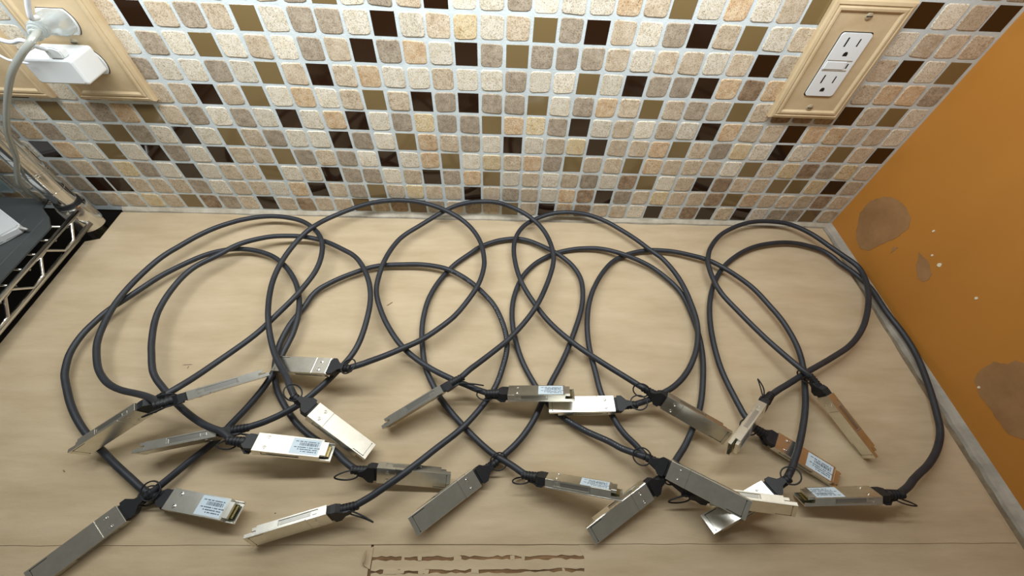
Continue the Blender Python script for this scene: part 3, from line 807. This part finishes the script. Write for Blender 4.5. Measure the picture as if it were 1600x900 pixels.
LABELS = {
    'A': 'black cable in the outermost left loop, one plug running off the bottom left corner',
    'B': 'black cable whose white-labelled silver plug hovers above the shadow between the left loops',
    'C': 'black cable with a taupe plug at far left crossing its own thin edge-on plug',
    'D': 'black cable with two blank shiny silver plugs, one lying over the left loops',
    'E': 'black cable lying across its own plug, other plug white-edged at bottom left of centre',
    'F': 'black cable arching up the tiles, blue-labelled plug resting on a blank white plug',
    'G': 'black cable with a blue-labelled plug near bottom centre and a blank grey plug beside it',
    'H': 'black cable with blank white plug under the blue label, brown plug at right',
    'I': 'black cable ending in a very dark plug crossing above a pale gold plug',
    'J': 'black cable ending in white plug and grey plug stacked under the darkest plug',
    'K': 'black cable in the far right corner with a narrow white plug and a brown plug',
    'L': 'black cable along the ochre wall, tan labelled plug and plug with spread loop',
}
for k, (a, b, pts) in RUNS.items():
    P = [Vector(p) * 1e-4 for p in pts]
    mid = sum(P, Vector()) / len(P)
    root = empty('network_cable', (mid.x, mid.y, 0))
    tag(root, LABELS[k], 'cable', 'black network cables coiled on the cardboard')
    connector(a, root)
    connector(b, root)

    def inner(n, d):
        loc, rot = POSES[n]
        return Vector(loc) + Euler(rot).to_matrix() @ Vector((-d, 0, -0.0002))
    Q = [inner(a, 0.012)] + [inner(a, 0.020)] + P[1:-1] + [inner(b, 0.020)] + [inner(b, 0.012)]
    S_ = crom(Q, 4)
    bm = bmesh.new()
    tube(bm, [p - root.location for p in S_], 0.0033, 12)
    obj('cable_jacket', bm, JACKET, root, smooth='all')
    if k in 'EI':
        bm = bmesh.new()
        rg = random.Random(2)
        n = len(S_)
        for i in range(int(n * .55), int(n * .80)) if k == 'E' else range(int(n * .03), int(n * .14)):
            if rg.random() < 0.45:
                continue
            p, q = S_[i], S_[i + 1]
            d = (q - p).normalized()
            v = (Vector(cam.location) - p).normalized()
            v = (v - d * v.dot(d)).normalized()
            s = d.cross(v).normalized()
            v = (v * 0.95 + s * 0.31).normalized()
            s = d.cross(v).normalized()
            e = p + d * rg.uniform(.0008, .0016)
            r0, r1 = 0.0030, 0.00345
            lp = lambda o: [o + v * r0 - s * .0004 - root.location, o + v * r1 - s * .0004 - root.location, o + v * r1 + s * .0004 - root.location, o + v * r0 + s * .0004 - root.location]
            rings(bm, [lp(p), lp(e)])
        obj('jacket_lettering', bm, PRINT, root)

# ---------------------------------------------------------------- outlets
def plate_bm(hw, hh):
    bm = bmesh.new()
    prof = [(0, 0), (0, .0042), (.0014, .0062), (.0042, .0070), (.0056, .0060), (.0072, .0072), (.0092, .0072), (.0112, .0052)]
    lps = []
    for ins, d in prof:
        a, b = hw - ins, hh - ins
        lps.append([(-a, -d, -b), (a, -d, -b), (a, -d, b), (-a, -d, b)])
    rings(bm, lps)
    return bm


PLATE_ME = mesh_of('cover_plate', plate_bm(0.0420, 0.0625), PLATE)


def rrect(hw, hh, r, n=4):
    out = []
    for cx, cy, a0 in ((hw - r, hh - r, 0), (-hw + r, hh - r, 90), (-hw + r, -hh + r, 180), (hw - r, -hh + r, 270)):
        for k in range(n + 1):
            a = math.radians(a0 + 90 * k / n)
            out.append((cx + r * math.cos(a), cy + r * math.sin(a)))
    return out


def slot(parent, x0, x1, z0, z1, y, m=SLOT):
    bm = bmesh.new()
    box(bm, x0, x1, y - 0.00012, y + 0.0006, z0, z1)
    return obj('slot', bm, m, parent)


SCREW = mat('painted_screw', lin(190, 178, 152), 0.35, 0.4)


def screw(parent, x, z, y):
    bm = bmesh.new()
    prof = [(.0036, 0), (.0036, -.0006), (.0028, -.0013), (.0008, -.0016)]
    rings(bm, [[(x + r * math.cos(2 * math.pi * k / 14), y + d, z + r * math.sin(2 * math.pi * k / 14)) for k in range(14)] for r, d in prof])
    s = obj('screw', bm, SCREW, parent, smooth=True)
    bm = bmesh.new()
    box(bm, x - .0030, x + .0030, y - .00172, y - .0012, z - .0004, z + .0004)
    obj('screw_slot', bm, SLOT, s)


def ground_hole(parent, x, z, y):
    bm = bmesh.new()
    prism(bm, [(x - .0024, z - .0018), (x + .0024, z - .0018), (x + .0024, z + .0006), (x + .0012, z + .0024), (x - .0012, z + .0024), (x - .0024, z + .0006)], y - .00012, y + .0006, 'y')
    obj('ground_hole', bm, SLOT, parent)


YF = -0.0052
out_r = empty('wall_outlet', (0.3495, 0, 0.2435))
tag(out_r, 'white rectangular receptacle in a beige cast plate beside the ochre wall', 'outlet', 'beige wall outlets')
link('cover_plate', PLATE_ME, out_r)
bm = bmesh.new()
prism(bm, rrect(0.0172, 0.0340, 0.003), YF - .0002, YF + .001, 'y')
obj('opening_gap', bm, SLOT, out_r)
bm = bmesh.new()
prism(bm, rrect(0.0163, 0.0331, 0.003), YF - .0016, YF + .001, 'y')
rec = obj('receptacle', bm, WHITE, out_r)
yf = YF - .0016
for zc in (0.0205, -0.0180):
    slot(rec, -0.0076, -0.0060, zc - 0.0005, zc + 0.0085, yf)
    slot(rec, 0.0056, 0.0070, zc, zc + 0.0075, yf)
    ground_hole(rec, 0.0, zc - 0.0080, yf)
bm = bmesh.new()
box(bm, -0.0145, 0.0075, yf - .0007, yf + .0002, -0.0030, 0.0050, 0.0003)
obj('test_button', bm, WHITE, rec)
bm = bmesh.new()
box(bm, -0.0148, 0.0125, yf - .0004, yf + .0002, -0.0046, -0.0036)
obj('groove', bm, CAULK, rec)
bm = bmesh.new()
box(bm, -0.0148, 0.0125, yf - .0004, yf + .0002, 0.0058, 0.0066)
obj('groove', bm, CAULK, rec)
slot(rec, 0.0095, 0.0110, -0.0020, 0.0030, yf)
screw(out_r, 0, 0.0484, YF)
screw(out_r, 0, -0.0480, YF)

out_l = empty('wall_outlet', (-0.456, 0, 0.2375))
tag(out_l, 'beige outlet plate behind the clear plug and the white charger', 'outlet', 'beige wall outlets')
link('cover_plate', PLATE_ME, out_l)
for zc in (0.0195, -0.0195):
    bm = bmesh.new()
    pl = []
    for k in range(13):
        a = math.radians(-43 + 86 * k / 12)
        pl.append((0.0166 * math.cos(a), 0.0166 * math.sin(a)))
    pl += [(-x, -z) for x, z in pl]
    gap = [(x * 1.05, z * 1.05 + zc) for x, z in pl]
    prism(bm, [(x, z + zc) for x, z in pl], YF - .0022, YF + .001, 'y')
    rc = obj('receptacle', bm, WHITE, out_l)
    bm = bmesh.new()
    prism(bm, gap, YF - .0002, YF + .001, 'y')
    obj('opening_gap', bm, SLOT, out_l)
    slot(rc, -0.0072, -0.0058, zc, zc + 0.008, YF - .0022)
    slot(rc, 0.0058, 0.0072, zc, zc + 0.008, YF - .0022)
    ground_hole(rc, 0.0085, zc - 0.0075, YF - .0022)
screw(out_l, 0.0, 0.0, YF)

out_f = empty('wall_outlet', (-0.5685, 0, 0.2375))
tag(out_f, 'blank lower corner of a beige plate cut off by the left picture edge', 'outlet', 'beige wall outlets')
link('cover_plate', PLATE_ME, out_f)

# ---------------------------------------------------------------- charger, plug, cords
ch = empty('phone_charger', (-0.4640, -0.008, 0.2110))
tag(ch, 'white box charger plugged into the lower socket at upper left', 'charger')
bm = bmesh.new()
prism(bm, rrect(0.0245, 0.0128, 0.0025), -0.029, 0.0, 'y')
bmesh.ops.translate(bm, verts=bm.verts[:], vec=(0, -0.0015, 0.0130))
obj('body', bm, WHITE, ch)
bm = bmesh.new()
lps = []
for ins, d in ((0, -0.0305), (0.0008, -0.0322), (0.0022, -0.0331)):
    lps.append([(x, d, z + 0.0130) for x, z in rrect(0.0245 - ins, 0.0128 - ins, 0.0025)])
rings(bm, lps)
obj('front_panel', bm, WHITE, ch)
bm = bmesh.new()
for x in (-0.0065, 0.0065):
    box(bm, x - .0007, x + .0007, -0.002, 0.0075, 0.009, 0.015)
obj('prongs', bm, CHROME, ch)

CORDW = mat('white_cord', lin(232, 238, 246), 0.4)
usb = empty('charging_cable', (-0.4640, -0.040, 0.2380))
tag(usb, 'white charging cable curving off the left edge above the charger', 'cable')
o0 = usb.location
bm = bmesh.new()
prism(bm, [(-0.0060, -0.0065), (0.0075, -0.0065), (0.0092, -0.002), (0.0080, 0.002), (0.003, 0.0042), (-0.006, 0.0042)], -0.0045, 0.0045, 'y')
bmesh.ops.translate(bm, verts=bm.verts[:], vec=(0.011, 0.004, 0.0052))
bmesh.ops.bevel(bm, geom=bm.edges[:], offset=0.0012, segments=2, affect='EDGES')
obj('usb_plug', bm, WHITE, usb, smooth=True)
bm = bmesh.new()
c_ = crom([(-0.4560, -0.038, 0.2440), (-0.4575, -0.046, 0.2510), (-0.4600, -0.051, 0.2580), (-0.4710, -0.05, 0.2555), (-0.4805, -0.05, 0.2574), (-0.4930, -0.05, 0.2650), (-0.52, -0.045, 0.285)], 6)
tube(bm, [p - o0 for p in c_], 0.0019, 8)
obj('cord', bm, CORDW, usb, smooth='all')

w2 = empty('power_lead', (-0.436, -0.045, 0.262))
tag(w2, 'white cord rising behind the clear plug to the top picture edge', 'cord')
bm = bmesh.new()
c_ = crom([(-0.4400, -0.040, 0.2735), (-0.4385, -0.046, 0.2750), (-0.4365, -0.0495, 0.2772), (-0.4308, -0.05, 0.2862), (-0.4239, -0.05, 0.2960), (-0.41, -0.05, 0.32)], 6)
tube(bm, [p - w2.location for p in c_], 0.0021, 8)
obj('cord', bm, CORDW, w2, smooth='all')
w3 = empty('thin_lead', (-0.489, -0.05, 0.238))
tag(w3, 'thin white cord entering from the left edge beside the charger', 'cord')
bm = bmesh.new()
c_ = crom([(-0.4800, -0.0436, 0.2330), (-0.4858, -0.050, 0.2384), (-0.4896, -0.05, 0.2394), (-0.4936, -0.05, 0.2428), (-0.499, -0.05, 0.2495), (-0.512, -0.05, 0.262)], 6)
tube(bm, [p - w3.location for p in c_], 0.0011, 8)
obj('cord', bm, CORDW, w3, smooth='all')

pg = empty('plug_and_cable', (-0.452, -0.0082, 0.2585))
tag(pg, 'clear vinyl power cord hanging from a clear plug at the upper left socket', 'cord')
o0 = pg.location
bm = bmesh.new()
lps = []
for y, hx, hz, dx, dz in ((0.0, .0120, .0105, 0, 0), (-.010, .0122, .0105, 0.0005, .0005), (-.016, .0100, .0085, .001, .0015), (-.022, .0072, .0070, .002, .003), (-.030, .0062, .0062, .004, .005)):
    lps.append([(x + dx, y, z + dz) for x, z in rrect(hx, hz, min(hx, hz) * 0.6)])
rings(bm, lps)
obj('plug_body', bm, CLEAR, pg, smooth=True)
bm = bmesh.new()
for i in range(4):
    t = i / 3
    c = Vector((.004 + .003 * t, -.031 - .010 * t, .005 + .003 * t - .004 * t * t))
    rad = .0064 - .0008 * i
    pts = [c + Vector((rad * math.cos(2 * math.pi * k / 18), rad * .25 * math.cos(2 * math.pi * k / 18), rad * math.sin(2 * math.pi * k / 18))) for k in range(18)]
    tube(bm, pts, 0.0015, 6, closed=True)
obj('strain_relief', bm, CLEAR, pg, smooth='all')
bm = bmesh.new()
for x in (-.006, .006):
    box(bm, x - .0008, x + .0008, -.012, .005, -.003, .003)
    tube(bm, [(x, -.012, 0), (x * .7 + .001, -.020, .002), (x * .35 + .004, -.032, .005)], .0010, 6)
obj('prongs', bm, CHROME, pg)
path = [(-0.4470, -0.040, 0.2640), (-0.4398, -0.055, 0.2643), (-0.4440, -0.063, 0.2600), (-0.4563, -0.066, 0.2515), (-0.4786, -0.068, 0.2343), (-0.5089, -0.068, 0.2047), (-0.5377, -0.068, 0.1718), (-0.5645, -0.062, 0.1361), (-0.5900, -0.058, 0.1086), (-0.6130, -0.050, 0.082), (-0.6230, -0.040, 0.052)]
S_ = crom(path, 6)
bm = bmesh.new()
tube(bm, [p - o0 for p in S_], 0.0026, 10, flat=1.35)
jk = obj('cord_jacket', bm, mat('clear_grey_vinyl', lin(214, 218, 212), 0.18, 0.0, Transmission_Weight=0.6, IOR=1.3), pg, smooth='all')
bm = bmesh.new()
for s in (-1, 1):
    tube(bm, [p - o0 + Vector((s * .0016, 0, s * .0004)) for p in S_], 0.0010, 6)
obj('copper_core', bm, mat('tinned_wire', (0.62, 0.58, 0.50, 1), 0.35, 1.0), jk)

# ---------------------------------------------------------------- wire shelf at the left
sh = empty('wire_shelf', (-0.60, -0.2, 0.0))
tag(sh, 'chrome wire shelf with grey liner standing left of the cardboard', 'shelf')
o0 = sh.location
PX, PY = -0.5925, -0.0385


def spart(name, bm, m, smooth=False):
    bmesh.ops.translate(bm, verts=bm.verts[:], vec=-o0)
    return obj(name, bm, m, sh, smooth=smooth)


bm = bmesh.new()
prof = [(-0.30, .0127), (0.068, .0127)]
for z in (0.070, 0.0955, 0.0985, 0.121, 0.1465, 0.172, 0.1975):
    prof += [(z, .0127), (z + .0004, .0121), (z + .0014, .0121), (z + .0018, .0127)]
prof += [(0.60, .0127)]
rings(bm, [[(PX + r * math.cos(2 * math.pi * k / 28), PY + r * math.sin(2 * math.pi * k / 28), z) for k in range(28)] for z, r in prof])
spart('post', bm, CHROME, True)
bm = bmesh.new()
prof = [(0.006, .0170), (0.0075, .0182), (0.044, .0168), (0.0455, .0160), (0.0455, .0132), (0.03, .0130)]
rings(bm, [[(PX + r * math.cos(2 * math.pi * k / 28), PY + r * math.sin(2 * math.pi * k / 28), z) for k in range(28)] for z, r in prof])
spart('corner_collar', bm, CHROME, True)
bm = bmesh.new()
tube(bm, [(PX, PY, 0.0445), (PX, PY, 0.0500)], .0142, 24)
spart('split_sleeve', bm, PLASTIC, True)
for z, x in ((0.0415, -0.577), (0.0195, -0.577)):
    bm = bmesh.new()
    tube(bm, [(x, -0.050, z), (x, -0.60, z)], 0.0030, 10)
    spart('side_rail', bm, CHROME, 'all')
bm = bmesh.new()
zz = []
y = -0.058
while y > -0.59:
    zz += [(-0.577, y, 0.0395), (-0.577, y - 0.010, 0.0385), (-0.577, y - 0.026, 0.0225), (-0.577, y - 0.044, 0.0215)]
    y -= 0.060
tube(bm, zz, 0.0019, 8)
spart('zigzag_wire', bm, CHROME, 'all')
bm = bmesh.new()
tube(bm, [(-0.61, -0.030, 0.0415), (-1.10, -0.030, 0.0415)], 0.0030, 10)
spart('back_rail', bm, CHROME, 'all')
for y in [-0.075 - 0.024 * i for i in range(22)]:
    bm = bmesh.new()
    tube(bm, [(-0.5775, y, 0.0375), (-1.10, y, 0.0375)], 0.0014, 6)
    spart('cross_wire', bm, CHROME, 'all')
bm = bmesh.new()
prism(bm, [(-0.586, -0.085), (-0.600, -0.066), (-0.618, -0.050), (-0.622, -0.032), (-1.10, -0.032), (-1.10, -0.60), (-0.586, -0.60)], 0.0446, 0.0464)
ln = spart('shelf_liner', bm, LINER)
for x in (-0.604, -0.626, -0.660, -0.694, -0.73):
    bm = bmesh.new()
    prism(bm, [(x - .0012, .0463), (x + .0012, .0463), (x + .0007, .0470), (x - .0007, .0470)], -0.60, -0.070, 'y')
    bmesh.ops.transform(bm, matrix=Matrix(((1, 0, 0, 0), (0, 1, 0, 0), (0, 0, 1, 0), (0, 0, 0, 1))), verts=bm.verts[:])
    bmesh.ops.translate(bm, verts=bm.verts[:], vec=-o0)
    obj('rib', bm, LINER, ln)

pk = empty('white_package', (-0.65, -0.10, 0.0472))
tag(pk, 'white flat package corner on the grey shelf liner at left edge', 'package')
bm = bmesh.new()
pl = [(-0.6075, -0.0905), (-0.6075, -0.0960), (-0.6050, -0.1340), (-0.72, -0.20), (-0.80, -0.10), (-0.70, -0.030)]
prism(bm, [(-0.6095, -0.0910), (-0.6085, -0.0965), (-0.6200, -0.1120), (-0.6850, -0.2000), (-0.7900, -0.1250), (-0.7080, -0.0290)], 0.0474, 0.0580)
bmesh.ops.bevel(bm, geom=bm.edges[:], offset=0.0022, segments=3, affect='EDGES')
bmesh.ops.translate(bm, verts=bm.verts[:], vec=-pk.location)
obj('pouch', bm, mat('white_paper', lin(205, 208, 208), 0.6), pk, smooth=True)
bm = bmesh.new()
tube(bm, [(-0.6120, -0.0938, 0.054), (-0.6040, -0.0950, 0.0535), (-0.6015, -0.0955, 0.053)], [.0022, .0017, .0012], 8)
bmesh.ops.translate(bm, verts=bm.verts[:], vec=-pk.location)
obj('folded_tip', bm, mat('pale_tip', lin(185, 183, 178), 0.5), pk, smooth='all')

pn = empty('plastic_panel', (-0.80, -0.020, 0.0472))
tag(pn, 'grey-blue plastic panel on the shelf against the tiles at left edge', 'panel')
bm = bmesh.new()
box(bm, -0.67, -1.05, -0.0235, -0.0205, 0.0470, 0.20, 0.0006)
bmesh.ops.translate(bm, verts=bm.verts[:], vec=-pn.location)
obj('sheet', bm, PANEL, pn)
